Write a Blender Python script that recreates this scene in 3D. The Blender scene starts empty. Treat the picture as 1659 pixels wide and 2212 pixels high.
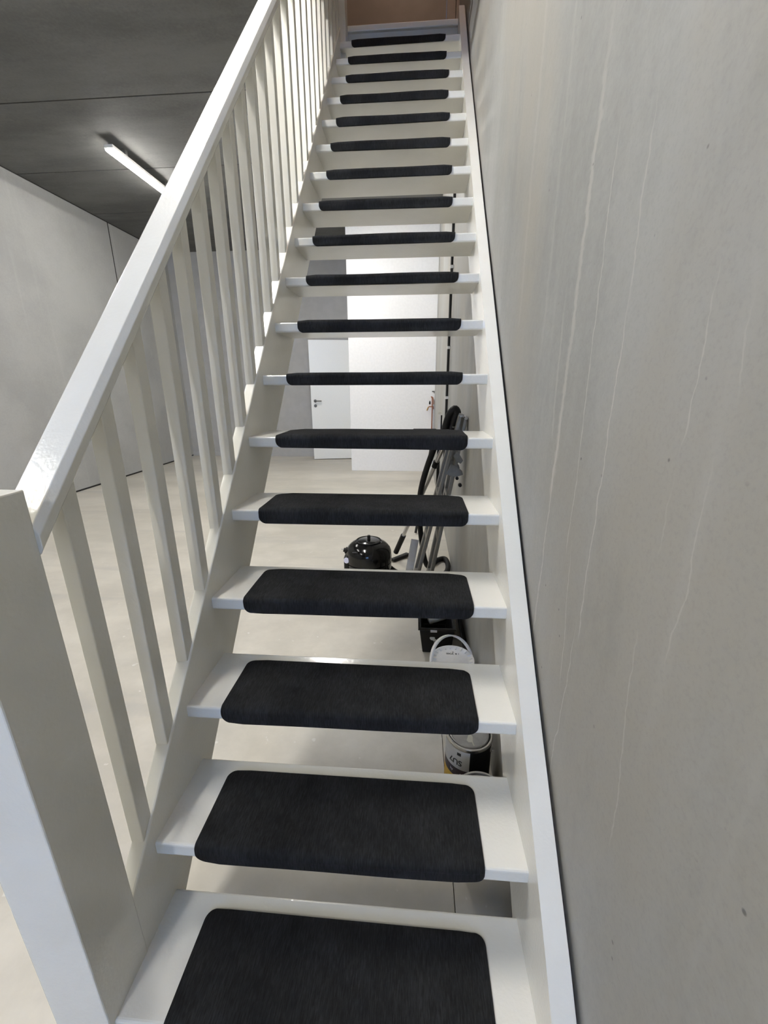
import bpy, bmesh, math, random
from mathutils import Vector, Matrix
random.seed(7)
S = bpy.context.scene
COL = S.collection

# ---------------------------------------------------------------- camera
def setup_camera():
    cd = bpy.data.cameras.new('camera')
    co = bpy.data.objects.new('camera', cd)
    COL.objects.link(co)
    yaw, pitch, roll = 0.0747294, -0.2982062, -0.0044326
    cy, sy, cp, sp = math.cos(yaw), math.sin(yaw), math.cos(pitch), math.sin(pitch)
    F = Vector((-sy * cp, cy * cp, sp))
    R = Vector((cy, sy, 0))
    U = R.cross(F)
    R2 = math.cos(roll) * R + math.sin(roll) * U
    U2 = -math.sin(roll) * R + math.cos(roll) * U
    m = Matrix((R2, U2, -F)).transposed().to_4x4()
    m.translation = Vector((0.55115, -0.42414, 1.15267))
    co.matrix_world = m
    cd.sensor_fit = 'HORIZONTAL'
    cd.sensor_width = 36
    cd.lens = 36 * 888.4548 / 1659
    cd.clip_start = 0.02
    S.camera = co
setup_camera()

# ---------------------------------------------------------------- world, exposure
LED_POWER = 25.0
LED_POWER2 = 80.0
WARM_POWER = 28.0
SKY_POWER = 7.6
S.view_settings.view_transform = 'Standard'
S.view_settings.look = 'None'
S.view_settings.gamma = 1.0
S.view_settings.use_curve_mapping = False
S.view_settings.exposure = 1.36
wd = bpy.data.worlds.new('overcast_sky')
S.world = wd
wd.use_nodes = True
bg = wd.node_tree.nodes['Background']
bg.inputs[0].default_value = (0.31, 0.53, 1.0, 1)
bg.inputs[1].default_value = SKY_POWER
# daylight enters through the real opening in the back wall: a portal only steers sampling
pd = bpy.data.lights.new('window_portal', 'AREA')
pd.shape = 'RECTANGLE'; pd.size = 1.75; pd.size_y = 1.4
pd.cycles.is_portal = True
po = bpy.data.objects.new('window_portal', pd)
po.location = (-.125, -6.05, 2.6); po.rotation_euler = (math.radians(90), 0, 0)
COL.objects.link(po)

# ---------------------------------------------------------------- node helpers
class NB:
    def __init__(s, name):
        s.m = bpy.data.materials.new(name); s.m.use_nodes = True
        s.t = s.m.node_tree; s.b = s.t.nodes['Principled BSDF']
    def n(s, typ, **kw):
        nd = s.t.nodes.new(typ)
        for k, v in kw.items():
            if isinstance(k, str) and k.startswith('i_'):
                nd.inputs[k[2:]].default_value = v
            else:
                setattr(nd, k, v)
        return nd
    def put(s, sock, v):
        if hasattr(v, 'is_output'): s.t.links.new(v, sock)
        else: sock.default_value = v
    def math(s, op, a, b=0.0, c=0.0, clamp=False):
        nd = s.n('ShaderNodeMath', operation=op, use_clamp=clamp)
        s.put(nd.inputs[0], a); s.put(nd.inputs[1], b)
        if op in ('MULTIPLY_ADD',): s.put(nd.inputs[2], c)
        return nd.outputs[0]
    def coords(s):
        return s.n('ShaderNodeTexCoord').outputs['Object']
    def mapping(s, v, scale=(1, 1, 1), loc=(0, 0, 0)):
        nd = s.n('ShaderNodeMapping'); s.put(nd.inputs['Vector'], v)
        nd.inputs['Scale'].default_value = scale; nd.inputs['Location'].default_value = loc
        return nd.outputs[0]
    def noise(s, v, scale, detail=4, rough=0.55):
        nd = s.n('ShaderNodeTexNoise'); s.put(nd.inputs['Vector'], v)
        nd.inputs['Scale'].default_value = scale; nd.inputs['Detail'].default_value = detail
        nd.inputs['Roughness'].default_value = rough
        return nd.outputs[0]
    def ramp(s, v, lo, hi, a=0.0, b=1.0, smooth=True):
        nd = s.n('ShaderNodeMapRange')
        if smooth: nd.interpolation_type = 'SMOOTHSTEP'
        s.put(nd.inputs['Value'], v)
        for k, x in zip(('From Min', 'From Max', 'To Min', 'To Max'), (lo, hi, a, b)):
            s.put(nd.inputs[k], x)
        return nd.outputs[0]
    def mix(s, f, a, b):
        nd = s.n('ShaderNodeMix', data_type='RGBA')
        s.put(nd.inputs['Factor'], f)
        for idx, x in ((6, a), (7, b)):
            if isinstance(x, tuple): x = (*x, 1) if len(x) == 3 else x
            s.put(nd.inputs[idx], x)
        return nd.outputs[2]
    def bump(s, h, strength, dist=0.002):
        nd = s.n('ShaderNodeBump'); nd.inputs['Strength'].default_value = strength
        nd.inputs['Distance'].default_value = dist
        s.put(nd.inputs['Height'], h)
        s.t.links.new(nd.outputs[0], s.b.inputs['Normal'])
    def set(s, **kw):
        for k, v in kw.items():
            k = {'color': 'Base Color', 'rough': 'Roughness', 'metal': 'Metallic', 'spec': 'Specular IOR Level',
                 'coat': 'Coat Weight', 'sheen': 'Sheen Weight'}[k]
            if isinstance(v, tuple): v = (*v, 1)
            s.put(s.b.inputs[k], v)
        return s

def simple(name, color, rough=0.5, metal=0.0, grain=0.0, scale=60):
    b = NB(name)
    v = b.coords()
    n = b.noise(v, scale, 3)
    k = b.ramp(n, 0.3, 0.7, 1 - grain, 1 + grain)
    c1 = tuple(x * (1 - grain) for x in color); c2 = tuple(min(1, x * (1 + grain)) for x in color)
    b.set(color=b.mix(b.ramp(n, 0.3, 0.7), c1, c2), rough=rough, metal=metal)
    return b.m

def emit(name, color, strength):
    b = NB(name)
    b.set(color=(0.8, 0.8, 0.8))
    b.b.inputs['Emission Color'].default_value = (*color, 1)
    b.b.inputs['Emission Strength'].default_value = strength
    return b.m

def paint_material():
    b = NB('white_gloss_paint')
    v = b.coords()
    n = b.noise(v, 5, 3)
    b.set(color=b.mix(b.ramp(n, 0.3, 0.7), (0.68, 0.67, 0.615), (0.715, 0.705, 0.65)), rough=0.16)
    h = b.noise(v, 130, 2, 0.5)
    b.bump(h, 0.34, 0.0012)
    return b.m

def mat_fabric():
    b = NB('charcoal_carpet')
    v = b.coords()
    f = b.noise(b.mapping(v, (620, 60, 60)), 1.0, 3, 0.6)
    p = b.noise(v, 9, 3)
    w = b.noise(v, 900, 2)
    k = b.math('ADD', b.math('MULTIPLY', f, 0.65), b.math('MULTIPLY', p, 0.35))
    b.set(color=b.mix(b.ramp(k, 0.36, 0.74), (0.0105, 0.0108, 0.0115), (0.030, 0.031, 0.033)), rough=0.95, spec=0.15)
    b.bump(b.math('ADD', f, b.math('MULTIPLY', w, 0.7)), 0.5, 0.0012)
    return b.m

def floor_material():
    b = NB('screed_floor')
    v = b.coords()
    big = b.noise(b.mapping(v, (0.7, 1.6, 1)), 1.0, 5, 0.6)
    mid = b.noise(v, 5.0, 6, 0.65)
    k = b.math('ADD', b.math('MULTIPLY', big, 0.6), b.math('MULTIPLY', mid, 0.4))
    c = b.mix(b.ramp(k, 0.36, 0.64), (0.42, 0.395, 0.34), (0.55, 0.52, 0.455))
    # mop drag marks across the floor
    st = b.noise(b.mapping(v, (0.5, 7.0, 1)), 1.0, 3, 0.5)
    c = b.mix(b.math('MULTIPLY', b.ramp(st, 0.56, 0.72), 0.35), c, (0.33, 0.32, 0.305))
    sp = b.noise(v, 24, 2)
    c = b.mix(b.math('MULTIPLY', b.ramp(sp, 0.70, 0.76), 0.5), c, (0.68, 0.67, 0.64))
    b.set(color=c, rough=b.ramp(mid, 0.3, 0.7, 0.38, 0.55))
    b.bump(b.noise(v, 60, 4), 0.15, 0.002)
    return b.m

def concrete(name, c_lo, c_hi, stretch=(1, 1, 0.25), streaks=(), warm=None, pits=True, rough=0.75, scale=2.2):
    b = NB(name)
    v = b.coords()
    sx = b.n('ShaderNodeSeparateXYZ'); b.put(sx.inputs[0], v)
    X, Y, Z = sx.outputs
    broad = b.noise(b.mapping(v, stretch), scale, 6, 0.6)
    fine = b.noise(v, 45, 4, 0.7)
    k = b.math('ADD', b.math('MULTIPLY', broad, 0.78), b.math('MULTIPLY', fine, 0.22))
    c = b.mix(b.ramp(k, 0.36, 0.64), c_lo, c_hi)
    if warm:
        wv = b.noise(b.mapping(v, (1, 1, 0.5), (3, 5, 1)), 1.3, 4, 0.6)
        c = b.mix(b.math('MULTIPLY', b.ramp(wv, 0.42, 0.62), 0.75), c, warm)
        dk = b.noise(b.mapping(v, (1, 1.2, 0.7), (9, 2, 4)), 2.4, 6, 0.7)
        c = b.mix(b.math('MULTIPLY', b.ramp(dk, 0.50, 0.70), 0.35), c, tuple(x * 0.72 for x in c_lo))
        gr = b.noise(v, 150, 3, 0.7)
        c = b.mix(b.math('MULTIPLY', b.ramp(gr, 0.45, 0.75), 0.22), c, tuple(x * 0.75 for x in c_lo))
    rib = b.noise(b.mapping(v, (14, 14, 0.35)), 1.0, 3, 0.5)
    c = b.mix(b.math('MULTIPLY', b.ramp(rib, 0.58, 0.75), 0.13), c, tuple(min(1, x * 1.35) for x in c_hi))
    for q, (a, bb, z0, z1, w, st) in enumerate(streaks):
        wob = b.noise(b.mapping(v, (0.01, 0.01, 1), (q * 7.3, q * 3.1, q)), 9.0, 4, 0.6)
        wob = b.math('MULTIPLY', b.math('SUBTRACT', wob, 0.5), 0.035)
        ctr = b.math('ADD', b.math('MULTIPLY_ADD', Z, bb, a), wob)
        d = b.math('ABSOLUTE', b.math('SUBTRACT', Y, ctr))
        ragged = b.math('MULTIPLY', b.ramp(b.noise(v, 60 + q, 3), 0.3, 0.7, 0.5, 1.2), w)
        band = b.ramp(b.math('DIVIDE', d, ragged), 0.2, 1.1, 1.0, 0.0)
        ends = b.math('MULTIPLY', b.ramp(Z, z0, z0 + 0.05), b.ramp(Z, z1 - (0.3 if z1 > 1.6 else 0.12), z1, 1, 0))
        f = b.math('MULTIPLY', b.math('MULTIPLY', band, ends), st)
        c = b.mix(f, c, (0.52, 0.51, 0.475))
    if pits:
        vo = b.n('ShaderNodeTexVoronoi'); b.put(vo.inputs['Vector'], v); vo.inputs['Scale'].default_value = 24
        gate = b.ramp(b.noise(v, 9, 2), 0.54, 0.60)
        pit = b.math('MULTIPLY', b.ramp(vo.outputs['Distance'], 0.04, 0.09, 1, 0), gate)
        c = b.mix(b.math('MULTIPLY', pit, 0.75), c, (0.09, 0.09, 0.088))
        h = b.math('SUBTRACT', b.math('MULTIPLY', fine, 0.3), pit)
    else:
        h = fine
    b.set(color=c, rough=rough)
    b.bump(h, 0.25, 0.003)
    return b.m

STREAKS = [
    # y = a + b*z on the wall, z range, half width, strength: lime runs on the wall
    (0.4989, -0.0257, 0.90, 1.80, 0.0135, 0.50), (0.4989, -0.0257, 0.52, 1.15, 0.0055, 0.60), (0.4534, 0.0563, 1.02, 1.36, 0.0080, 0.32),
    (0.3176, 0.0332, 0.82, 1.56, 0.0026, 0.65), (0.2179, 0.128, 0.56, 0.90, 0.0020, 0.60),
    (0.2386, 0.0101, 0.70, 1.30, 0.0030, 0.72), (0.2386, 0.0101, 1.25, 1.55, 0.0034, 0.40), (0.2990, -0.0601, 0.28, 0.76, 0.0022, 0.65),
    (0.0827, -0.0151, 1.07, 1.30, 0.0020, 0.50), (-0.0571, 0.0512, 1.13, 1.26, 0.0026, 0.42),
    (0.0205, -0.0127, 0.82, 1.11, 0.0024, 0.36), (-0.0143, 0.1092, 0.48, 0.88, 0.0024, 0.40),
    (0.0863, -0.0175, 0.94, 1.08, 0.002, 0.30), (0.66, 0.0, 1.2, 2.2, 0.012, 0.14), (0.92, 0.0, 1.3, 2.7, 0.02, 0.16),
]

M = {}
M['paint'] = paint_material()
M['carpet'] = mat_fabric()
M['floor'] = floor_material()
M['wall_r'] = concrete('right_wall_concrete', (0.272, 0.274, 0.262), (0.360, 0.362, 0.349), streaks=STREAKS, warm=(0.335, 0.316, 0.275), rough=0.55)
M['wall_l'] = concrete('left_wall_concrete', (0.33, 0.33, 0.318), (0.395, 0.395, 0.38), stretch=(1, 1, 1), pits=False, scale=1.1)
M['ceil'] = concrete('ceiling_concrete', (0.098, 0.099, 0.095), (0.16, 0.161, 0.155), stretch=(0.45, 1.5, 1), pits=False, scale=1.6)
M['upper'] = concrete('upper_wall_plaster', (0.36, 0.31, 0.27), (0.46, 0.40, 0.355), pits=False)
M['grey_wall'] = simple('grey_plaster', (0.40, 0.395, 0.38), 0.8, grain=0.04, scale=8)
M['white_wall'] = simple('white_plaster', (0.80, 0.80, 0.80), 0.85, grain=0.02, scale=30)
M['white_door'] = simple('white_lacquer', (0.76, 0.77, 0.745), 0.28, grain=0.01)
M['brown_door'] = simple('brown_lacquer', (0.30, 0.25, 0.215), 0.35, grain=0.06, scale=5)
M['dark'] = simple('dark_joint', (0.012, 0.012, 0.012), 0.9)
M['matt_black'] = simple('black_seal_pipe_shade', (0.015, 0.015, 0.015), 0.8)
M['black_gloss'] = simple('black_gloss_plastic', (0.003, 0.003, 0.0035), 0.14)
M['black'] = simple('black_plastic', (0.0045, 0.0045, 0.005), 0.5)
M['rubber'] = simple('black_rubber', (0.005, 0.005, 0.0055), 0.6)
for _k in ('black', 'rubber', 'black_gloss'):
    M[_k].node_tree.nodes['Principled BSDF'].inputs['Specular IOR Level'].default_value = 0.3 if _k != 'black_gloss' else 0.5
M['chrome'] = simple('brushed_steel', (0.55, 0.54, 0.53), 0.28, 1.0, 0.05, 200)
M['nickel'] = simple('dark_nickel', (0.11, 0.11, 0.105), 0.35, 0.3, 0.05, 200)
M['alu'] = simple('aluminium', (0.21, 0.20, 0.175), 0.40, 0.7, 0.06, 90)
M['grey_plastic'] = simple('grey_plastic', (0.16, 0.16, 0.15), 0.55, 0.0, 0.05)
M['copper'] = simple('copper', (0.50, 0.22, 0.13), 0.38, 1.0, 0.08, 90)
M['brass'] = simple('brass', (0.45, 0.30, 0.12), 0.35, 1.0, 0.05)
M['white_plastic'] = simple('white_plastic', (0.74, 0.73, 0.70), 0.4, 0, 0.02)
M['tin'] = simple('tin_lid', (0.33, 0.33, 0.335), 0.38, 0.9, 0.12, 26)
M['tin_rim'] = simple('tin_rim', (0.55, 0.54, 0.52), 0.25, 1.0, 0.04)
M['label_grey'] = simple('label_grey', (0.42, 0.42, 0.41), 0.5, 0, 0.04)
M['label_dark'] = simple('label_purple_black', (0.022, 0.012, 0.022), 0.45)
M['label_yellow'] = simple('label_yellow', (0.50, 0.30, 0.03), 0.5, 0, 0.05)
M['label_pale'] = simple('label_pale_print', (0.42, 0.38, 0.42), 0.5)
M['ink'] = simple('black_ink', (0.012, 0.012, 0.012), 0.6)
M['wood'] = simple('raw_wood', (0.30, 0.24, 0.19), 0.7, 0, 0.2, 20)
M['badge'] = simple('pale_badge', (0.62, 0.62, 0.74), 0.4)
M['drip'] = simple('dried_paint', (0.50, 0.50, 0.46), 0.6)
M['led'] = emit('led_diffuser', (1.0, 0.972, 0.925), LED_POWER)
M['led2'] = emit('led_diffuser_stair_row', (1.0, 0.972, 0.925), LED_POWER2)
M['warm_lamp'] = emit('warm_lamp_glass', (1.0, 0.76, 0.60), WARM_POWER)
b = NB('clear_glass'); b.set(color=(0.95, 0.97, 1.0), rough=0.0)
b.b.inputs['Transmission Weight'].default_value = 1.0; b.b.inputs['IOR'].default_value = 1.02
M['glass'] = b.m

# ---------------------------------------------------------------- mesh helpers
def link(name, bm, mat, parent=None, smooth=False):
    me = bpy.data.meshes.new(name)
    bmesh.ops.recalc_face_normals(bm, faces=bm.faces)
    bm.to_mesh(me); bm.free()
    mats = mat if isinstance(mat, (list, tuple)) else [mat]
    for x in mats: me.materials.append(x)
    if smooth:
        for p in me.polygons: p.use_smooth = True
        try: me.set_sharp_from_angle(angle=math.radians(40))
        except Exception: pass
    o = bpy.data.objects.new(name, me)
    COL.objects.link(o)
    if parent:
        o.parent = parent
        o.matrix_parent_inverse = parent.matrix_world.inverted()
    return o

def bevel(bm, w, seg=2, edges=None):
    if w > 0:
        bmesh.ops.bevel(bm, geom=edges or bm.edges[:], offset=w, segments=seg, affect='EDGES', profile=0.5, clamp_overlap=True)

def add_box(bm, x0, x1, y0, y1, z0, z1):
    vs = [bm.verts.new(p) for p in ((x0, y0, z0), (x1, y0, z0), (x1, y1, z0), (x0, y1, z0), (x0, y0, z1), (x1, y0, z1), (x1, y1, z1), (x0, y1, z1))]
    for f in ((0, 3, 2, 1), (4, 5, 6, 7), (0, 1, 5, 4), (1, 2, 6, 5), (2, 3, 7, 6), (3, 0, 4, 7)):
        bm.faces.new([vs[i] for i in f])

def box(name, ext, mat, parent=None, bev=0.0, seg=2):
    bm = bmesh.new(); add_box(bm, *ext); bevel(bm, bev, seg)
    return link(name, bm, mat, parent)

def add_prism(bm, pts, x0, x1):
    """polygon in the y-z plane pulled along x"""
    a = [bm.verts.new((x0, y, z)) for y, z in pts]
    c = [bm.verts.new((x1, y, z)) for y, z in pts]
    bm.faces.new(a); bm.faces.new(c[::-1])
    n = len(pts)
    for i in range(n):
        bm.faces.new((a[i], c[i], c[(i + 1) % n], a[(i + 1) % n]))

def prism(name, pts, x0, x1, mat, parent=None, bev=0.0, seg=2):
    bm = bmesh.new(); add_prism(bm, pts, x0, x1); bevel(bm, bev, seg)
    return link(name, bm, mat, parent)

def add_lathe(bm, prof, center, axis=(0, 0, 1), seg=28, mat_of=None):
    ax = Vector(axis).normalized()
    q = Vector((0, 0, 1)).rotation_difference(ax)
    rings = []
    for r, h in prof:
        if r < 1e-6:
            rings.append([bm.verts.new(Vector(center) + q @ Vector((0, 0, h)))])
        else:
            rings.append([bm.verts.new(Vector(center) + q @ Vector((r * math.cos(2 * math.pi * k / seg), r * math.sin(2 * math.pi * k / seg), h))) for k in range(seg)])
    for j in range(len(rings) - 1):
        a, c = rings[j], rings[j + 1]
        for k in range(seg):
            k2 = (k + 1) % seg
            if len(a) == 1 and len(c) == 1: continue
            if len(a) == 1: f = bm.faces.new((a[0], c[k], c[k2]))
            elif len(c) == 1: f = bm.faces.new((a[k], a[k2], c[0]))
            else: f = bm.faces.new((a[k], a[k2], c[k2], c[k]))
            if mat_of: f.material_index = mat_of(j, (k + 0.5) / seg)

def lathe(name, prof, center, mat, parent=None, axis=(0, 0, 1), seg=28, mat_of=None):
    bm = bmesh.new(); add_lathe(bm, prof, center, axis, seg, mat_of)
    return link(name, bm, mat, parent, True)

def spline(pts, n=8):
    P = [Vector(p) for p in pts]
    out = []
    for i in range(len(P) - 1):
        p0, p1, p2, p3 = P[max(i - 1, 0)], P[i], P[i + 1], P[min(i + 2, len(P) - 1)]
        for k in range(n):
            t = k / n
            out.append(0.5 * ((2 * p1) + (-p0 + p2) * t + (2 * p0 - 5 * p1 + 4 * p2 - p3) * t * t + (-p0 + 3 * p1 - 3 * p2 + p3) * t ** 3))
    out.append(P[-1])
    return out

def add_tube(bm, pts, rad, seg=10, flat=None):
    P = [Vector(p) for p in pts]
    rings = []
    up = Vector((0, 0, 1))
    side0 = None
    for i, p in enumerate(P):
        d = (P[min(i + 1, len(P) - 1)] - P[max(i - 1, 0)]).normalized()
        s = d.cross(up) if side0 is None else side0 - d * side0.dot(d)
        if s.length < 1e-4: s = d.cross(Vector((1, 0, 0)))
        s.normalize(); side0 = s
        t = s.cross(d)
        r = rad[i] if isinstance(rad, (list, tuple)) else rad
        ra, rb = (r, r) if flat is None else (r, r * flat)
        rings.append([bm.verts.new(p + s * ra * math.cos(2 * math.pi * k / seg) + t * rb * math.sin(2 * math.pi * k / seg)) for k in range(seg)])
    for j in range(len(rings) - 1):
        for k in range(seg):
            k2 = (k + 1) % seg
            bm.faces.new((rings[j][k], rings[j][k2], rings[j + 1][k2], rings[j + 1][k]))
    bm.faces.new(rings[0][::-1]); bm.faces.new(rings[-1])

def tube(name, pts, rad, mat, parent=None, seg=10, flat=None):
    bm = bmesh.new(); add_tube(bm, pts, rad, seg, flat)
    return link(name, bm, mat, parent, True)

def add_bar(bm, a, b, w, h, wdir):
    """rectangular bar from a to b, w along wdir, h along the third direction"""
    a, b = Vector(a), Vector(b)
    d = (b - a).normalized()
    s = Vector(wdir); s = (s - d * s.dot(d)).normalized()
    t = d.cross(s)
    vs = []
    for p in (a, b):
        for i, j in ((-1, -1), (1, -1), (1, 1), (-1, 1)):
            vs.append(bm.verts.new(p + s * w / 2 * i + t * h / 2 * j))
    for f in ((0, 3, 2, 1), (4, 5, 6, 7), (0, 1, 5, 4), (1, 2, 6, 5), (2, 3, 7, 6), (3, 0, 4, 7)):
        bm.faces.new([vs[i] for i in f])

def bar(name, a, b, w, h, wdir, mat, parent=None, bev=0.0):
    bm = bmesh.new(); add_bar(bm, a, b, w, h, wdir); bevel(bm, bev, 2)
    return link(name, bm, mat, parent)

def empty(name, loc, label=None, cat=None, group=None):
    o = bpy.data.objects.new(name, None); o.empty_display_size = 0.05
    o.location = loc; COL.objects.link(o)
    bpy.context.view_layer.update()
    return tag(o, label, cat, group)

def tag(o, label=None, cat=None, group=None, kind=None):
    if label: o['label'] = label
    if cat: o['category'] = cat
    if group: o['group'] = group
    if kind: o['kind'] = kind
    return o

def structure(o, label, cat):
    return tag(o, label, cat, kind='structure')

def lettering(name, text, size, fn, mat, parent, depth=0.0006):
    """flat text turned into a mesh, its points placed by fn(x, y, z)"""
    cu = bpy.data.curves.new(name, 'FONT'); cu.body = text; cu.size = size; cu.extrude = depth / 2
    cu.align_x = 'CENTER'; cu.align_y = 'CENTER'; cu.resolution_u = 3; cu.offset = size * .018
    to = bpy.data.objects.new(name + '_source', cu); COL.objects.link(to)
    dg = bpy.context.evaluated_depsgraph_get()
    me = bpy.data.meshes.new_from_object(to.evaluated_get(dg))
    bpy.data.objects.remove(to); bpy.data.curves.remove(cu)
    me.name = name
    for v in me.vertices: v.co = fn(*v.co)
    me.materials.clear(); me.materials.append(mat)
    o = bpy.data.objects.new(name, me); COL.objects.link(o)
    o.parent = parent; o.matrix_parent_inverse = parent.matrix_world.inverted()
    return o

# ---------------------------------------------------------------- dimensions
RISE, GOING, TH, DEPTH, W = 0.1983456, 0.1839763, 0.03525, 0.2176, 0.80
FZ = -RISE                     # floor
CZ = 3.44                      # concrete ceiling
NT = 18                        # treads with a mat
XL, XR = -3.95, 0.852          # long walls
YB, YF = -6.0, 7.66            # back and far wall
HX, HY0, HY1 = -0.10, 0.27, 3.315   # stairwell hole
def nose(y): return y * RISE / GOING

# ---------------------------------------------------------------- room shell
def room():
    # floor: two cast fields with a saw-cut joint between them
    fl = structure(box('floor', (XL - .2, XR + .2, YB - .2, YF + .2, FZ - .16, FZ - .012), M['dark']), 'pale beige screed floor with mop marks under the stairs', 'floor')
    cut = 0.682
    for x0, x1 in ((XL - .05, cut - .0012), (cut + .0012, XR + .05)):
        box('floor_field', (x0, x1, YB - .05, YF + .05, FZ - .012, FZ), M['floor'], fl)
    # ceiling planks
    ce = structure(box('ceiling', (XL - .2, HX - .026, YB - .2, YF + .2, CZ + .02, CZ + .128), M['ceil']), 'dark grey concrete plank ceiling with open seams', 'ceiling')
    y = 3.66 - 9 * 1.13
    seam = 0.007
    while y < YF:
        a, c = max(y, YB - .1) + seam, min(y + 1.13, YF + .1) - seam
        if c > a:
            bm = bmesh.new()
            if c < HY0 or a > HY1: add_box(bm, XL - .05, XR, a, c, CZ, CZ + .03)
            elif a < HY0 < c:
                add_box(bm, XL - .05, HX - .0245, a, c, CZ, CZ + .03); add_box(bm, HX - .0245, XR, a, HY0 - .0245, CZ, CZ + .03)
            elif a < HY1 < c:
                add_box(bm, XL - .05, HX - .0245, a, c, CZ, CZ + .03); add_box(bm, HX - .0245, XR, HY1 + .001, c, CZ, CZ + .03)
            else: add_box(bm, XL - .05, HX - .0245, a, c, CZ, CZ + .03)
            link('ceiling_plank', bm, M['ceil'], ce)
        y += 1.13
    box('slab_edge', (HX - .024, HX, HY0, HY1, CZ - .19, CZ + .13), M['upper'], ce)
    box('slab_edge', (HX, XR, HY0 - .024, HY0, CZ - .19, CZ + .13), M['upper'], ce)
    # slab pieces in front of and behind the stairwell
    box('slab', (HX, XR, YB - .2, HY0 - .002, CZ + .03, CZ + .13), M['ceil'], ce)
    box('slab', (HX, XR, HY1 + .04, YF + .2, CZ + .03, CZ + .128), M['ceil'], ce)
    # right wall: storey-high panel, upper storey panel above
    wr = structure(box('wall_right', (XR + .05, XR + .2, YB - .2, YF + .2, FZ - .1, 6.3), M['dark']), 'grey concrete wall with pale lime runs right of the staircase', 'wall')
    for ext in ((YB - .05, YF + .05, FZ, 3.372), (YB - .05, YF + .05, 3.384, 6.25)):
        box('wall_panel', (XR, XR + .05, *ext), M['wall_r'], wr)
    box('joint_seal_or_shade', (XR + .012, XR + .045, YB, YF, 3.3722, 3.3838), M['grey_wall'], wr)
    # left wall: tall panels, dark joints at top, bottom and between
    wl = structure(box('wall_left', (XL - .2, XL - .03, YB - .2, YF + .2, FZ - .1, CZ + .05), M['dark']), 'smooth light grey concrete panel wall across the hall', 'wall')
    edges = [YB - .05, -3.4, 1.4, 6.20, YF + .05]
    for a, c in zip(edges, edges[1:]):
        box('wall_panel', (XL - .04, XL, a + .011, c - .011, FZ + .022, CZ - .012), M['wall_l'], wl, .003, 1)
    for yj in edges[1:-1]:
        box('joint_seal_or_shade', (XL - .03, XL - .003, yj - .0108, yj + .0108, FZ + .022, CZ - .012), M['matt_black'], wl)
    box('joint_seal_or_shade', (XL - .03, XL - .002, YB, YF, CZ - .0118, CZ - .0002), M['matt_black'], wl)
    box('joint_seal_or_shade', (XL - .03, XL - .004, YB, YF, FZ + .0004, FZ + .0218), M['matt_black'], wl)
    # far wall, baseboard, partition, door
    wf = structure(box('wall_far', (XL, XR, YF, YF + .15, FZ, CZ), M['grey_wall']), 'grey plaster far wall left of the white door', 'wall')
    bb = structure(box('baseboard_far', (XL, -.5, YF - .018, YF, FZ, FZ + .09), M['grey_wall'], None, .002), 'low grey baseboard along the far wall', 'baseboard')
    wp = structure(box('wall_partition', (-.4835, XR, 6.265, 7.55, FZ, CZ), M['white_wall'], None, .003, 1), 'bright white plastered partition behind the stairs', 'wall')
    # door leaf standing slightly ajar in front of the far wall
    d = structure(empty('door_1', (-.45, 7.46, FZ)), 'white flush door with lever handle beside the white partition', 'door')
    ang = math.atan2(7.46 - 7.276, 1.358 - .45)
    d.rotation_euler = (0, 0, ang); bpy.context.view_layer.update()
    wdt = math.hypot(7.46 - 7.276, 1.358 - .45)
    def loc(o): o.matrix_parent_inverse = Matrix.Identity(4); return o
    leaf = loc(box('door_leaf', (-wdt, 0, 0, .04, .012, 2.13), M['white_door'], d, .002))
    ros = loc(lathe('handle_rosette', [(0, -.008), (.026, -.008), (.028, 0), (.028, .001)], (-wdt + .075, -.001, 1.085), M['nickel'], d, (0, 1, 0)))
    lever = tube('door_handle', [(-wdt + .075, -.008, 1.085), (-wdt + .075, -.045, 1.085), (-wdt + .085, -.052, 1.085), (-wdt + .19, -.052, 1.085)], .010, M['nickel'], d)
    loc(lever)
    loc(lathe('keyhole_rosette', [(0, -.008), (.026, -.008), (.028, 0), (.028, .001)], (-wdt + .075, -.001, 1.0), M['nickel'], d, (0, 1, 0)))
    # back wall with the daylight window behind the photographer
    wb = bmesh.new()
    x0, x1, z0, z1 = -1.0, .75, 1.9, 3.3
    for ext in ((XL, x0, FZ, CZ), (x1, XR, FZ, CZ), (x0, x1, FZ, z0), (x0, x1, z1, CZ)):
        add_box(wb, ext[0], ext[1], YB - .15, YB, ext[2], ext[3])
    structure(link('wall_back', wb, M['wall_l']), 'concrete wall behind the photographer', 'wall')
    wn = structure(empty('window_1', (x0, YB - .1, z0)), 'wide high window behind the photographer', 'window')
    for a in range(3):
        xa = x0 + a * (x1 - x0) / 2
        box('window_mullion', (xa - .025, xa + .025, YB - .12, YB - .07, z0, z1), M['white_plastic'], wn)
    for a in range(2):
        xa, xb = x0 + a * (x1 - x0) / 2 + .025, x0 + (a + 1) * (x1 - x0) / 2 - .025
        box('window_pane', (xa, xb, YB - .1, YB - .094, z0, z1), M['glass'], wn)
    # upper storey round the stairwell
    structure(box('wall_upper_left', (HX - .15, HX, HY0 - .2, 4.2, CZ + .132, 6.2), M['upper']), 'warm lit wall left of the upper stairs', 'wall')
    structure(box('wall_upper_back', (HX, XR, HY0 - .15, HY0, CZ + .132, 6.2), M['upper']), 'warm lit wall above the foot of the stairs', 'wall')
    ub = bmesh.new()
    add_box(ub, .827, XR, 4.0, 4.16, CZ + .13, 6.2); add_box(ub, .66, .827, 4.105, 4.16, CZ + .13, 6.2); add_box(ub, HX, .827, 4.02, 4.16, 5.72, 6.2)
    structure(link('wall_upper_far', ub, M['upper']), 'warm lit wall around the brown door at the head of the stairs', 'wall')
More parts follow.
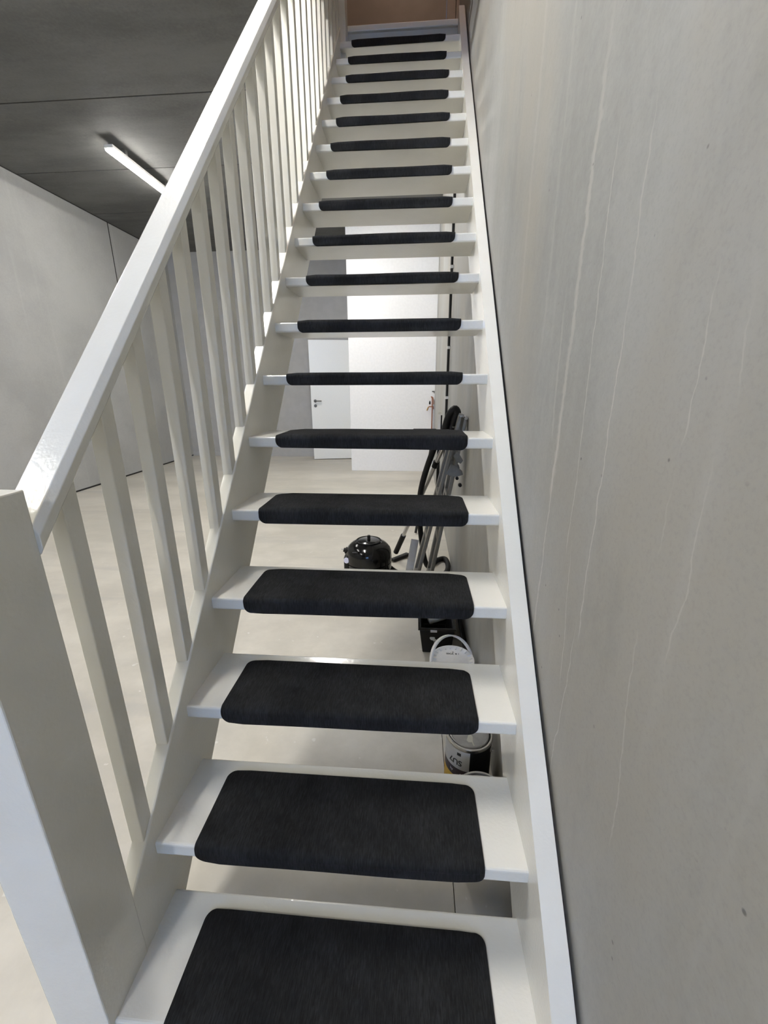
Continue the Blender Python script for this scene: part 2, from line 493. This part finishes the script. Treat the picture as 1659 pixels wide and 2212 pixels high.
    structure(box('ceiling_upper', (HX - .15, XR + .05, HY0 - .2, 4.2, 6.2, 6.3), M['upper']), 'ceiling over the upper landing', 'ceiling')
    d2 = structure(empty('door_2', (.36, 4.05, CZ + .13)), 'brown door at the head of the stairs', 'door')
    box('door_leaf', (HX, .748, 4.03, 4.07, CZ + .137, 5.66), M['brown_door'], d2, .002)
    box('door_frame', (.752, .822, 4.0, 4.10, CZ + .131, 5.72), M['upper'], d2, .003)
    box('door_frame', (HX, .822, 4.0, 4.10, 5.66, 5.72), M['upper'], d2, .003)
    structure(box('floor_upper', (HX, XR, HY1 + .035, 4.02, CZ + .129, CZ + .1305), M['floor']), 'landing floor at the head of the stairs', 'floor')
room()

# ---------------------------------------------------------------- lights of the room
def batten(x, y0, label, group=None, L=1.2):
    t = empty('ceiling_light', (x, y0, CZ), label, 'light', group)
    box('housing', (x - .046, x + .046, y0, y0 + L, CZ - .094, CZ - .064), M['white_plastic'], t, .006)
    for y in (y0 + .25, y0 + L - .25):
        box('bracket', (x - .02, x + .02, y - .02, y + .02, CZ - .064, CZ), M['chrome'], t)
    bm = bmesh.new()
    n = 8
    prof = [(x + .045 * math.cos(math.pi * k / n), CZ - .0945 - .034 * math.sin(math.pi * k / n)) for k in range(n + 1)]  # diffuser widened, its shape stands in for the glow round the tube
    a = [bm.verts.new((px, y0 + .012, pz)) for px, pz in prof]; c = [bm.verts.new((px, y0 + L - .012, pz)) for px, pz in prof]
    for k in range(n): bm.faces.new((a[k], a[k + 1], c[k + 1], c[k]))
    bm.faces.new(a); bm.faces.new(c)
    link('diffuser', bm, M['led2' if x > -1 else 'led'], t, True)
batten(-2.43, 4.17, 'glowing white batten light on the dark ceiling left of the handrail')
batten(-.62, 4.1, 'glowing batten light half hidden behind the upper balusters')
for x, ys in ((-2.43, (-1.6, 1.34)), (-.62, (.55, -3.5))):
    for y in ys: batten(x, y, 'white batten light on the ceiling, out of view', 'ceiling battens out of view')
def upstairs_lamp():
    t = empty('globe_lamp', (.42, 2.3, 6.2), 'round warm lamp on the upper ceiling', 'lamp')
    lathe('lamp_base', [(0, 6.2), (.08, 6.2), (.08, 6.17), (0, 6.17)], (.42, 2.3, 0), M['white_plastic'], t)
    lathe('lamp_globe', [(0.001, 5.96)] + [(.11 * math.sin(math.pi * k / 10), 6.065 - .105 * math.cos(math.pi * k / 10)) for k in range(1, 10)] + [(.001, 6.17)], (.42, 2.3, 0), M['warm_lamp'], t)
upstairs_lamp()

# ---------------------------------------------------------------- staircase
def staircase():
    st = empty('staircase', (W / 2, 0, FZ), 'white painted open-riser wooden staircase with left balustrade', 'staircase')
    P = M['paint']
    # treads
    bm = bmesh.new()
    prof = [(0, -TH), (0, 0), (DEPTH, 0), (DEPTH, -TH)]
    add_prism(bm, prof, 0, W)
    ed = [e for e in bm.edges if all(abs(v.co.y) < 1e-6 for v in e.verts) or all(abs(v.co.y - DEPTH) < 1e-6 for v in e.verts)]
    ed = [e for e in ed if abs(e.verts[0].co.x - e.verts[1].co.x) > .1]
    bevel(bm, .006, 3, ed)
    first = link('tread', bm, P, None)
    me = first.data
    first.parent = st; first.matrix_parent_inverse = st.matrix_world.inverted(); first.location = (0, 0, 0)
    for i in range(1, NT):
        o = first.copy(); COL.objects.link(o); o.location = (0, i * GOING, i * RISE)
    # landing nosing and the fascia below it
    y, z = NT * GOING, NT * RISE
    box('landing_nosing', (0, W, y, y + .06, z - TH, z), P, st, .005)
    box('landing_fascia', (0, W, y + .022, y + .04, z - .17, z - TH), P, st)
    # stringers
    def string(x0, x1, y0, y1, off, low):
        ys = sorted({y0, y1, *[k[0] for k in off if y0 < k[0] < y1]})
        def o(yy):
            for (a, va), (c, vc) in zip(off, off[1:]):
                if a <= yy <= c: return va + (vc - va) * (yy - a) / (c - a)
            return off[0][1] if yy < off[0][0] else off[-1][1]
        top = [(yy, nose(yy) + o(yy)) for yy in ys]
        yb = (FZ + low) * GOING / RISE
        pts = top + [(y1, nose(y1) - low)] + ([(yb, FZ)] if yb > y0 else []) + [(y0, max(FZ, nose(y0) - low))]
        return prism('stringer', pts, x0, x1, P, st, .004, 2)
    string(W, .842, -.16, 3.33, [(-1, .13), (.06, .108), (.31, .076), (.57, .053), (1.0, .036), (1.84, .012), (2.8, .012), (3.33, .06)], .31)
    string(-.034, 0.0, .1, 3.17, [(-1, .056), (9, .056)], .32)
    prism('joint_seal_or_shade', [(-.1, nose(-.1) + .04), (.6, nose(.6) + .025), (1.84, nose(1.84) - .012), (3.3, nose(3.3) - .012), (3.3, nose(3.3) - .25), (-.1, nose(-.1) - .09)], .8425, .8518, M['matt_black'], st)  # black strip added beside the wall, standing in for the gap's shade
    # newel posts
    box('newel_post', (-.108, .0015, -.011, .102, FZ, 1.0145), P, st, .0025)
    box('newel_post', (-.082, .034, 3.17, 3.284, 3.02, 4.62), P, st, .003)
    # handrail with chamfered top edges
    sec = [(-.060, .807), (-.060, .840), (-.053, .853), (0.0, .853), (.0085, .8365), (.0085, .816), (.003, .807)]
    bm = bmesh.new()
    ends = []
    for yy in (.1, 3.172):
        ends.append([bm.verts.new((x, yy, nose(yy) + dz)) for x, dz in sec])
    bm.faces.new(ends[0]); bm.faces.new(ends[1][::-1])
    for k in range(len(sec)): bm.faces.new((ends[0][k], ends[0][(k + 1) % len(sec)], ends[1][(k + 1) % len(sec)], ends[1][k]))
    bevel(bm, .0012, 2)
    link('handrail', bm, P, st)
    # balusters
    bal = None
    k = 0
    y0 = .163
    while y0 + k * .1228 + .034 < 3.16:
        y = y0 + k * .1228
        if bal is None:
            pts = [(0, nose(0) + .054), (.034, nose(.034) + .054), (.034, nose(.034) + .8115), (0, nose(0) + .8115)]
            bm = bmesh.new(); add_prism(bm, pts, -.034, -.005); bevel(bm, .002, 2)
            bal = link('baluster', bm, P, st); o = bal
            o.location = (0, y, nose(y))
        else:
            o = bal.copy(); COL.objects.link(o); o.location = (0, y, nose(y))
        k += 1
    return st
staircase()

# ---------------------------------------------------------------- stair mats
ORD = ['first', 'second', 'third', 'fourth', 'fifth', 'sixth', 'seventh', 'eighth', 'ninth', 'tenth', 'eleventh', 'twelfth', 'thirteenth', 'fourteenth', 'fifteenth', 'sixteenth', 'seventeenth', 'eighteenth']
MATX = [(.098, .722), (.091, .711), (.089, .712), (.091, .714), (.084, .711), (.092, .720), (.087, .714), (.090, .718), (.088, .717), (.082, .711), (.079, .707), (.085, .711), (.078, .708), (.081, .712), (.078, .710), (.088, .719), (.079, .710), (.080, .709)]
def stair_mat(i):
    x0, x1 = MATX[i]
    back, h = .181 + random.uniform(-.003, .004), .0075
    lipl, lipr = .030 + random.uniform(-.003, .003), .030 + random.uniform(-.004, .003)
    skew = random.uniform(-.003, .003)
    rc = .022
    R = .0075                       # bend radius round the nosing
    def section(lip):
        ds = [rc * (1 - math.cos(math.pi / 2 * k / 8)) for k in range(9)]
        ds += [rc + (back - R - rc) * k / 8 for k in range(1, 9)]
        pts = [(back - d, 0.0008) for d in ds]
        nrm = [(0, 1)] * 17
        for k in range(1, 7):
            a = math.pi / 2 * k / 6
            pts.append((R - (R + .0008) * math.sin(a), -R + (R + .0008) * math.cos(a))); nrm.append((-math.sin(a), math.cos(a)))
        for d in [(lip - rc) * k / 3 for k in range(1, 4)] + [lip - rc + rc * math.sin(math.pi / 2 * k / 8) for k in range(1, 9)]:
            pts.append((-.0008, -R - d)); nrm.append((-1, 0))
        return pts, nrm
    nx = 16
    pl, nl_ = section(lipl); pr, _ = section(lipr)
    n = len(pl)
    s = [0.0]
    for a, c in zip(pl, pl[1:]): s.append(s[-1] + math.hypot(a[0] - c[0], a[1] - c[1]))
    def inset(e): return 0.0 if e >= rc else rc - math.sqrt(max(0, rc * rc - (rc - e) ** 2))
    # extra rows near the two rounded ends come from the fine profile itself
    bm = bmesh.new()
    outer, inner = [], []
    for j in range(n):
        ins = max(inset(s[j] + .0001), inset(s[-1] - s[j] + .0001))
        ro, ri = [], []
        for k in range(nx + 1):
            u = k / nx
            x = (x0 + ins) + (x1 - x0 - 2 * ins) * u
            y = pl[j][0] * (1 - u) + pr[j][0] * u; z = pl[j][1] * (1 - u) + pr[j][1] * u
            if j < 16: y += skew * (u - .5)
            sag = .0012 * math.sin(u * 9 + i) + .0010 * math.sin(u * 5 + j * .7 + i * 2)
            hh = h + (sag * .5 if j > 2 else 0)
            if j in (0, n - 1) or k in (0, nx): hh *= .6
            ny, nz = nl_[j]
            ri.append(bm.verts.new((x, y, z))); ro.append(bm.verts.new((x, y + ny * hh, z + nz * hh)))
        outer.append(ro); inner.append(ri)
    for j in range(n - 1):
        for k in range(nx):
            bm.faces.new((outer[j][k], outer[j][k + 1], outer[j + 1][k + 1], outer[j + 1][k]))
            bm.faces.new((inner[j][k], inner[j + 1][k], inner[j + 1][k + 1], inner[j][k + 1]))
        bm.faces.new((outer[j][0], outer[j + 1][0], inner[j + 1][0], inner[j][0]))
        bm.faces.new((outer[j][nx], inner[j][nx], inner[j + 1][nx], outer[j + 1][nx]))
    for k in range(nx):
        bm.faces.new((outer[0][k], inner[0][k], inner[0][k + 1], outer[0][k + 1]))
        bm.faces.new((outer[-1][k], outer[-1][k + 1], inner[-1][k + 1], inner[-1][k]))
    o = link('stair_mat', bm, M['carpet'], None, True)
    o.location = (0, i * GOING, i * RISE)
    if i == 0: lab = 'charcoal carpet mat on the lowest tread, cut off by the bottom of the picture'
    elif i == NT - 1: lab = 'charcoal carpet mat on the topmost tread, just under the landing edge'
    else: lab = 'charcoal carpet mat on the %s stair tread counted from the bottom' % ORD[i]
    tag(o, lab, 'stair mat', 'charcoal carpet mats on the stair treads')
for i in range(NT): stair_mat(i)

# ---------------------------------------------------------------- things below the stairs
def vacuum():
    cx, cy = .242, 2.25
    t = empty('vacuum_cleaner', (cx, cy, FZ), 'glossy black drum vacuum cleaner standing on the floor under the stairs', 'vacuum cleaner')
    B = M['black_gloss']
    lathe('drum', [(0, .03), (.152, .03), (.158, .045), (.160, .12), (.160, .165), (.153, .172)], (cx, cy, FZ), B, t, seg=40)
    lathe('hood', [(.155, .170), (.161, .174), (.161, .210), (.1585, .240), (.149, .266), (.132, .287), (.110, .303), (.092, .311), (.088, .308), (.082, .309), (.078, .318), (.06, .324), (0.0, .327)], (cx, cy, FZ), B, t, seg=40)
    lathe('lid_ring', [(.083, .312), (.088, .320), (.083, .322), (.079, .318)], (cx, cy, FZ), M['black'], t, seg=40)
    lathe('winder_knob', [(0, .322), (.011, .322), (.0115, .352), (.009, .356), (0, .356)], (cx + .002, cy, FZ), M['black'], t, seg=16)
    # front snout with the pale badge, facing left
    sn = box('snout', (cx - .168, cx - .105, cy - .085, cy + .035, FZ + .06, FZ + .228), M['black'], t, .022, 3)
    lathe('badge', [(0, .004), (.018, .004), (.021, 0), (0, 0)], (cx - .146, cy - .0862, FZ + .198), M['badge'], t, (-.35, -1, .15), 20)
    lathe('inlet', [(.0, .05), (.014, .05), (.016, .04), (.024, .036), (.026, 0), (0, 0)], (cx - .128, cy - .01, FZ + .235), M['black'], t, (-1, 0, .25), 18)
    tube('inlet_pin', [(cx - .17, cy - .01, FZ + .246), (cx - .192, cy - .01, FZ + .252)], .004, M['chrome'], t)
    box('handle_recess', (cx - .10, cx + .06, cy - .130, cy - .112, FZ + .268, FZ + .276), M['black'], t, .004)
    for a in (0.6, 2.2, 3.9, 5.4):
        lathe('castor', [(0, -.014), (.022, -.014), (.026, 0), (.022, .014), (0, .014)], (cx + .135 * math.cos(a), cy + .135 * math.sin(a), FZ + .0262), M['rubber'], t, (math.cos(a), math.sin(a), 0), 16)
    # wand with bent grip, leaning on the wall
    base, top = Vector((.415, 2.665, FZ + .06)), Vector((.779, 2.109, .924))
    wv = (top - base)
    wand = tube('wand', [base + wv * .16, top], .0145, M['chrome'], t, 14)
    mid = base + wv * .735
    tube('wand_collar', [mid, mid + wv * .035], .020, M['black'], wand, 14)
    tube('wand_cuff', [base, base + wv * .17], .021, M['black'], t, 14)
    tube('grip', spline([top - wv * .03, top + Vector((.008, -.01, .045)), (.799, 2.093, .996), (.782, 2.093, 1.018), (.754, 2.109, .980), (.735, 2.124, .908)], 6), [.017 + .006 * min(1, k / 8) for k in range(31)], M['black'], t, 14)
    nz = bmesh.new(); add_bar(nz, (.39, 2.60, FZ + .016), (.515, 2.74, FZ + .016), .045, .026, (-1, 1, 0)); bevel(nz, .01, 2)
    link('floor_nozzle', nz, M['black'], t)
    tube('hose', spline([(.735, 2.124, .908), (.666, 2.176, .755), (.596, 2.279, .458), (.604, 2.36, .155), (.66, 2.46, FZ + .045), (.75, 2.62, FZ + .022), (.812, 2.64, FZ + .022), (.822, 2.48, FZ + .022), (.78, 2.36, FZ + .022), (.66, 2.31, FZ + .022), (.52, 2.30, FZ + .03), (.43, 2.30, FZ + .06), (.39, 2.28, FZ + .10)], 8), .019, M['rubber'], t, 12)
vacuum()

def ladder():
    t = empty('folding_ladder', (.6, 2.05, FZ), 'folded aluminium ladder leaning against the right wall behind the stairs', 'ladder')
    A = M['alu']
    def stile(bx, tx, y, tz):
        d = Vector((tx - bx, 0, tz - FZ)).normalized()
        bm = bmesh.new(); add_bar(bm, (bx, y, FZ + .004), (tx, y, tz), .021, .050, (1, 0, 0)); bevel(bm, .004, 2)
        return link('stile', bm, A, t)
    near, far = 2.0, 2.19
    for y in (near, far):
        stile(.545, .808, y, .990); stile(.640, .8385, y + .004, .975)
    # rungs between near and far stiles
    for k in range(4):
        f = .12 + .24 * k
        for bx, tx, tz in ((.545, .808, .990), (.640, .8385, .975)):
            p = Vector((bx + (tx - bx) * f, 0, FZ + (tz - FZ) * f))
            bm = bmesh.new(); add_bar(bm, p + Vector((0, near + .015, 0)), p + Vector((0, far - .015, 0)), .022, .03, (1, 0, 0)); bevel(bm, .004, 1)
            link('rung', bm, A, t)
    # round closed ends and grey hinge plates
    for y in (near, far):
        for tx, tz in ((.809, .990), (.839, .975)):
            lathe('end_cap', [(0, -.026), (.0105, -.026), (.0112, 0), (.0105, .026), (0, .026)], (tx, y, tz), M['tin_rim'], t, (0, 1, 0), 14)
        for pts in ([(.735, .655), (.765, .715), (.795, .70), (.830, .675), (.838, .650), (.800, .640), (.770, .640)],
                    [(.775, .760), (.800, .790), (.815, .765), (.834, .735), (.820, .715), (.795, .730)]):
            bm = bmesh.new()
            a = [bm.verts.new((x, y - .033, z)) for x, z in pts]; c = [bm.verts.new((x, y - .024, z)) for x, z in pts]
            bm.faces.new(a); bm.faces.new(c[::-1])
            for k in range(len(pts)): bm.faces.new((a[k], a[(k + 1) % len(pts)], c[(k + 1) % len(pts)], c[k]))
            bevel(bm, .003, 1)
            hp = link('hinge', bm, M['grey_plastic'], t)
        lathe('hinge_lock', [(0, -.01), (.010, -.01), (.011, 0), (.011, .012), (0, .012)], (.822, y - .036, .590), M['black'], t, (0, 1, 0), 12)
    bm = bmesh.new(); add_bar(bm, (.47, 2.0, FZ + .016), (.665, 2.0, FZ + .016), .05, .03, (0, 1, 0)); bevel(bm, .006, 2)
    link('foot_bar', bm, A, t)
    bm = bmesh.new(); add_bar(bm, (.565, 2.10, .19), (.52, 2.10, FZ + .09), .05, .004, (1, 0, 0)); bevel(bm, .001, 1)
    link('locking_strut', bm, M['tin_rim'], t)
ladder()

def paint_bucket():
    t = empty('paint_bucket', (.69, 1.55, FZ), 'black rectangular paint bucket with roller grid beside the white pail', 'bucket')
    bm = bmesh.new()
    # open tapered tub: outer and inner walls
    def ring(x0, x1, y0, y1, z): return [bm.verts.new(p) for p in ((x0, y0, z), (x1, y0, z), (x1, y1, z), (x0, y1, z))]
    o0 = ring(.612, .758, 1.45, 1.72, FZ); o1 = ring(.592, .772, 1.42, 1.74, -.035)
    i1 = ring(.600, .764, 1.428, 1.732, -.035); i0 = ring(.618, .752, 1.457, 1.713, FZ + .006)
    for a, c in ((o0, o1), (o1, i1), (i1, i0)):
        for k in range(4): bm.faces.new((a[k], a[(k + 1) % 4], c[(k + 1) % 4], c[k]))
    bm.faces.new(o0[::-1]); bm.faces.new(i0)
    bevel(bm, .003, 1)
    link('tub', bm, M['black'], t)
    rm = bmesh.new()
    for e in ((.586, .778, 1.414, 1.422, -.043, -.031), (.586, .778, 1.738, 1.746, -.043, -.031), (.586, .594, 1.422, 1.738, -.043, -.031), (.770, .778, 1.422, 1.738, -.043, -.031)):
        add_box(rm, *e)
    link('rim', rm, M['black_gloss'], t)
    gr = bmesh.new()
    for k in range(5): add_bar(gr, (.622 + k * .03, 1.436, -.05), (.622 + k * .03, 1.52, -.19), .003, .003, (1, 0, 0))
    for k in range(4): add_bar(gr, (.61, 1.442 + k * .022, -.062 - k * .034), (.755, 1.442 + k * .022, -.062 - k * .034), .003, .003, (0, 1, 0))
    link('roller_grid', gr, M['chrome'], t)
    box('clip', (.648, .682, 1.408, 1.414, -.050, -.036), M['chrome'], t, .002)
    for x, z, r in ((.660, -.095, .014), (.672, -.108, .010), (.676, -.128, .007), (.70, -.10, .006)):
        yy = 1.42 + (.03) * (-.035 - z) / .163
        lathe('paint_drip', [(0, .0012), (r * .8, .001), (r, 0), (0, 0)], (x, yy - .0006, z), M['drip'], t, (0, -1, .18), 9)
    r = empty('paint_roller', (.72, 1.6, -.09), 'grey paint roller lying inside the black bucket', 'paint roller')
    lathe('roller_sleeve', [(0, -.05), (.022, -.05), (.026, -.045), (.026, .045), (.022, .05), (0, .05)], (.690, 1.60, -.075), M['drip'], r, (1, .3, .2), 16)
    tube('roller_frame', spline([(.742, 1.615, -.065), (.735, 1.67, -.06), (.70, 1.69, -.03), (.69, 1.69, .03)], 5), .0035, M['chrome'], r, 8)
    tube('roller_handle', [(.69, 1.69, .02), (.685, 1.69, .11)], .012, M['rubber'], r, 10)
paint_bucket()

def pail():
    c = Vector((.738, 1.165, FZ))
    t = empty('white_pail', c, 'round white plastic pail with ribbed lid and raised handle', 'pail')
    lathe('pail_body', [(0, 0), (.080, 0), (.084, .004), (.090, .165), (0, .165)], c, M['white_plastic'], t, seg=40)
    lathe('lid', [(.090, .160), (.0965, .160), (.0975, .176), (.095, .181), (.089, .181), (.084, .1765), (.072, .174), (.0, .174)], c, M['white_plastic'], t, seg=48)
    for k in range(20):
        a = 2 * math.pi * k / 20 + .05
        if 3.2 < a < 4.2: continue
        p = c + Vector((math.cos(a) * .074, math.sin(a) * .074, .1765)); q = c + Vector((math.cos(a) * .0875, math.sin(a) * .0875, .180))
        bm = bmesh.new(); add_bar(bm, p, q + Vector((0, 0, .002)), .0055, .006, (-math.sin(a), math.cos(a), 0)); link('lid_rib', bm, M['white_plastic'], t)
    ax = Vector((math.cos(.42), math.sin(.42), 0)); side = Vector((-math.sin(.42), math.cos(.42), 0))
    pts = []
    for k in range(25):
        a = math.pi * k / 24
        pts.append(c + Vector((0, 0, .150)) - ax * math.cos(a) * .103 + (Vector((0, 0, 1)) * .82 + side * .46) * math.sin(a) * .132)
    bm = bmesh.new()
    rings = []
    for k, p in enumerate(pts):
        d = (pts[min(k + 1, 24)] - pts[max(k - 1, 0)]).normalized()
        nrm = (Vector((0, 0, 1)) * .82 + side * .46).cross(ax).normalized()
        w = .008 + .006 * math.sin(math.pi * k / 24)
        out = d.cross(nrm)
        rings.append([bm.verts.new(p + nrm * w * i + out * .0034 * j) for i, j in ((-1, -1), (1, -1), (1, 1), (-1, 1))])
    for a, e in zip(rings, rings[1:]):
        for k in range(4): bm.faces.new((a[k], a[(k + 1) % 4], e[(k + 1) % 4], e[k]))
    bm.faces.new(rings[0][::-1]); bm.faces.new(rings[-1])
    link('handle', bm, M['white_plastic'], t, True)
    def put(dx, dy):
        return lambda x, y, z: c + Vector((dx + x, dy + y, .1745 + z))
    lettering('lid_print', '00CA  8 1', .014, put(.004, .040), M['ink'], t)
    lettering('lid_print', '▪', .016, put(.006, .053), M['ink'], t)
pail()

def paint_can(cx, cy, label, rot):
    c = Vector((cx, cy, FZ))
    t = empty('paint_can', c, label, 'paint can', 'paint cans under the lower treads')
    r = .0785
    def mo(j, u):
        # bands of print on the left part of the tin
        inside = 0.36 < u < 0.74
        if j == 2: return 3 if inside else 0
        if j == 3: return 2 if inside else 0
        if j == 4: return 1 if inside else 0
        return 0
    lathe('can_body', [(0, .002), (r, .002), (r, .006), (r, .072), (r, .108), (r, .188), (r - .001, .192), (0, .192)], c, [M['black'], M['label_grey'], M['label_dark'], M['label_yellow']], t, seg=50, mat_of=mo)
    lathe('can_rim', [(r - .001, .190), (r + .002, .191), (r + .003, .197), (r + .0005, .2015), (r - .005, .2015), (r - .007, .194), (r - .010, .190)], c, M['tin_rim'], t, seg=50)
    lathe('can_lid', [(r - .0095, .1935), (r - .011, .1995), (r - .014, .2), (r - .018, .1965), (0, .1965)], c, M['tin'], t, seg=50)
    for ang in (rot, rot + math.pi):
        d = Vector((math.cos(ang), math.sin(ang), 0))
        lathe('handle_lug', [(0, .006), (.006, .005), (.009, 0), (0, 0)], c + d * r + Vector((0, 0, .165)), M['tin_rim'], t, d, 12)
    pts = []
    d = Vector((math.cos(rot), math.sin(rot), 0)); e = Vector((-d.y, d.x, 0))
    for k in range(17):
        a = math.pi * k / 16
        pts.append(c + d * math.cos(a) * (r + .006) + e * math.sin(a) * (r + .01) * .99 + Vector((0, 0, .165 - .06 * math.sin(a))))
    tube('bail_handle', pts, .0015, M['chrome'], t, 6)
    def wrap(a0, h0, flip=1):
        def f(x, y, z):
            a = a0 + flip * x / r
            return c + Vector((math.cos(a) * (r + .0006 + z), math.sin(a) * (r + .0006 + z), h0 + y * flip))
        return f
    lettering('can_print', 'SU7', .030, wrap(4.02, .136, -1), M['ink'], t)
    bm = bmesh.new()
    rows = [[bm.verts.new(wrap(4.10 + .034 * k, h0)(0, 0, dz)) for k in range(6)] for h0, dz in ((.166, 0), (.177, 0), (.177, .0008), (.166, .0008))]
    for q in range(4):
        for k in range(5): bm.faces.new((rows[q][k], rows[q][k + 1], rows[(q + 1) % 4][k + 1], rows[(q + 1) % 4][k]))
    for k in (0, 5): bm.faces.new([rows[q][k] for q in range(4)])
    link('can_print', bm, M['ink'], t)
    lettering('can_print', 'hy', .013, wrap(3.85, .092), M['label_pale'], t)
    lettering('can_print', 'a E', .013, wrap(4.36, .089), M['label_pale'], t)
    # dried paint on the lid
    bm = bmesh.new()
    pts = [(-.012, .002), (-.004, .024), (.006, .028), (.012, .018), (.010, -.004), (.013, -.018), (.009, -.020), (.005, -.006), (-.006, -.006)]
    a = [bm.verts.new(c + Vector((x, y - .035, .1967))) for x, y in pts]; b2 = [bm.verts.new(c + Vector((x * .85, y * .85 - .035, .1978))) for x, y in pts]
    bm.faces.new(a[::-1]); bm.faces.new(b2)
    for k in range(len(pts)): bm.faces.new((a[k], a[(k + 1) % len(pts)], b2[(k + 1) % len(pts)], b2[k]))
    link('dried_paint', bm, M['drip'], t)
paint_can(.757, .735, 'paint tin with grey, purple and yellow print, farther one under the treads', -.45)
paint_can(.765, .503, 'paint tin nearest the stair foot, only its far rim showing', .3)

def small_things():
    # black edging strip and a wooden offcut along the right wall
    bm = bmesh.new(); add_bar(bm, (.832, 1.285, FZ + .042), (.832, 2.25, FZ + .042), .008, .078, (1, 0, .45)); bevel(bm, .003, 1)
    tag(link('edging_strip', bm, M['black']), 'long black edging strip lying along the right wall', 'strip')
    bm = bmesh.new(); add_box(bm, .782, .797, 1.60, 1.90, FZ, FZ + .16); bevel(bm, .002, 1)
    tag(link('wood_offcut', bm, M['wood']), 'brown wood offcut standing between bucket and black strip', 'wood')
    # copper water pipe with two taps in the corner
    t = empty('water_tap', (.80, 6.2, .5), 'copper water pipe with small tap on the white partition', 'tap')
    py = 6.238
    tube('riser_pipe', [(.815, py, .0), (.815, py, .86), (.812, py, .955), (.800, py, .985), (.790, py, .98)], .0085, M['copper'], t)
    tube('cross_pipe', [(.745, py - .02, .79), (.752, py - .01, .825), (.765, py, .835), (.832, py, .835), (.836, py, .80)], .0075, M['copper'], t)
    tube('bend', [(.800, py, .985), (.822, py, .975), (.835, py, .92), (.836, py, .87)], .006, M['copper'], t)
    tube('spout', [(.752, py - .012, .828), (.738, py - .03, .800), (.735, py - .03, .775)], .008, M['brass'], t)
    lathe('tap_lever', [(0, -.022), (.011, -.018), (.014, 0), (.010, .02), (.004, .034), (0, .034)], (.775, py - .015, .89), M['black'], t)
    for z in (.55, .30): box('pipe_clip', (.803, .827, py - .004, 6.2645, z - .008, z + .008), M['white_plastic'], t, .002)
    h = empty('wall_hook', (.83, 6.2, 1.05), 'small grey bracket above the copper tap', 'bracket')
    box('hook_plate', (.806, .846, 6.256, 6.2645, 1.055, 1.07), M['nickel'], h, .002)
    tube('hook_pin', [(.838, 6.257, 1.06), (.838, 6.235, 1.058), (.838, 6.232, 1.035)], .005, M['nickel'], h, 8)
    # floor squeegee standing head up against the wall
    s = empty('floor_squeegee', (.66, 3.55, FZ), 'black floor squeegee standing head up behind the sixth tread', 'squeegee')
    box('squeegee_head', (.535, .775, 3.985, 4.012, .692, .716), M['black'], s, .004)
    tube('squeegee_pole', [(.752, 4.0, .70), (.575, 3.27, FZ + .012)], .012, M['black'], s)
    w = empty('scraper', (.795, 4.0, .9), 'upright white scraper blade with black edge beside the squeegee', 'scraper')
    bl = bmesh.new()
    add_prism(bl, [(0, 0), (0, .155), (-.012, .172), (-.018, .172), (-.004, .152), (-.004, 0)], 0, .028)
    o = link('scraper_blade', bl, M['white_plastic'], w); o.matrix_parent_inverse = Matrix.Identity(4); o.location = (-.005, 0, -.19)
    o = box('scraper_edge', (.0235, .0385, -.006, .002, -.19, -.045), M['black'], w, .002); o.matrix_parent_inverse = Matrix.Identity(4)
    o = box('scraper_handle', (-.003, .03, -.006, .004, -1.098, -.19), M['black'], w, .003); o.matrix_parent_inverse = Matrix.Identity(4)
def conduit():
    t = empty('conduit_pipe', (.836, 3.5, FZ), 'thin black vertical pipe clipped to the right wall beyond the ladder', 'pipe')
    tube('pipe', [(.836, 3.5, FZ + .002), (.836, 3.5, 3.36)], .0115, M['matt_black'], t, 12)
    for z in (.30, 1.045, 1.47, 2.1, 2.8):
        box('pipe_clip', (.822, .8518, 3.485, 3.515, z - .012, z + .012), M['white_plastic'], t, .003)
conduit()
small_things()
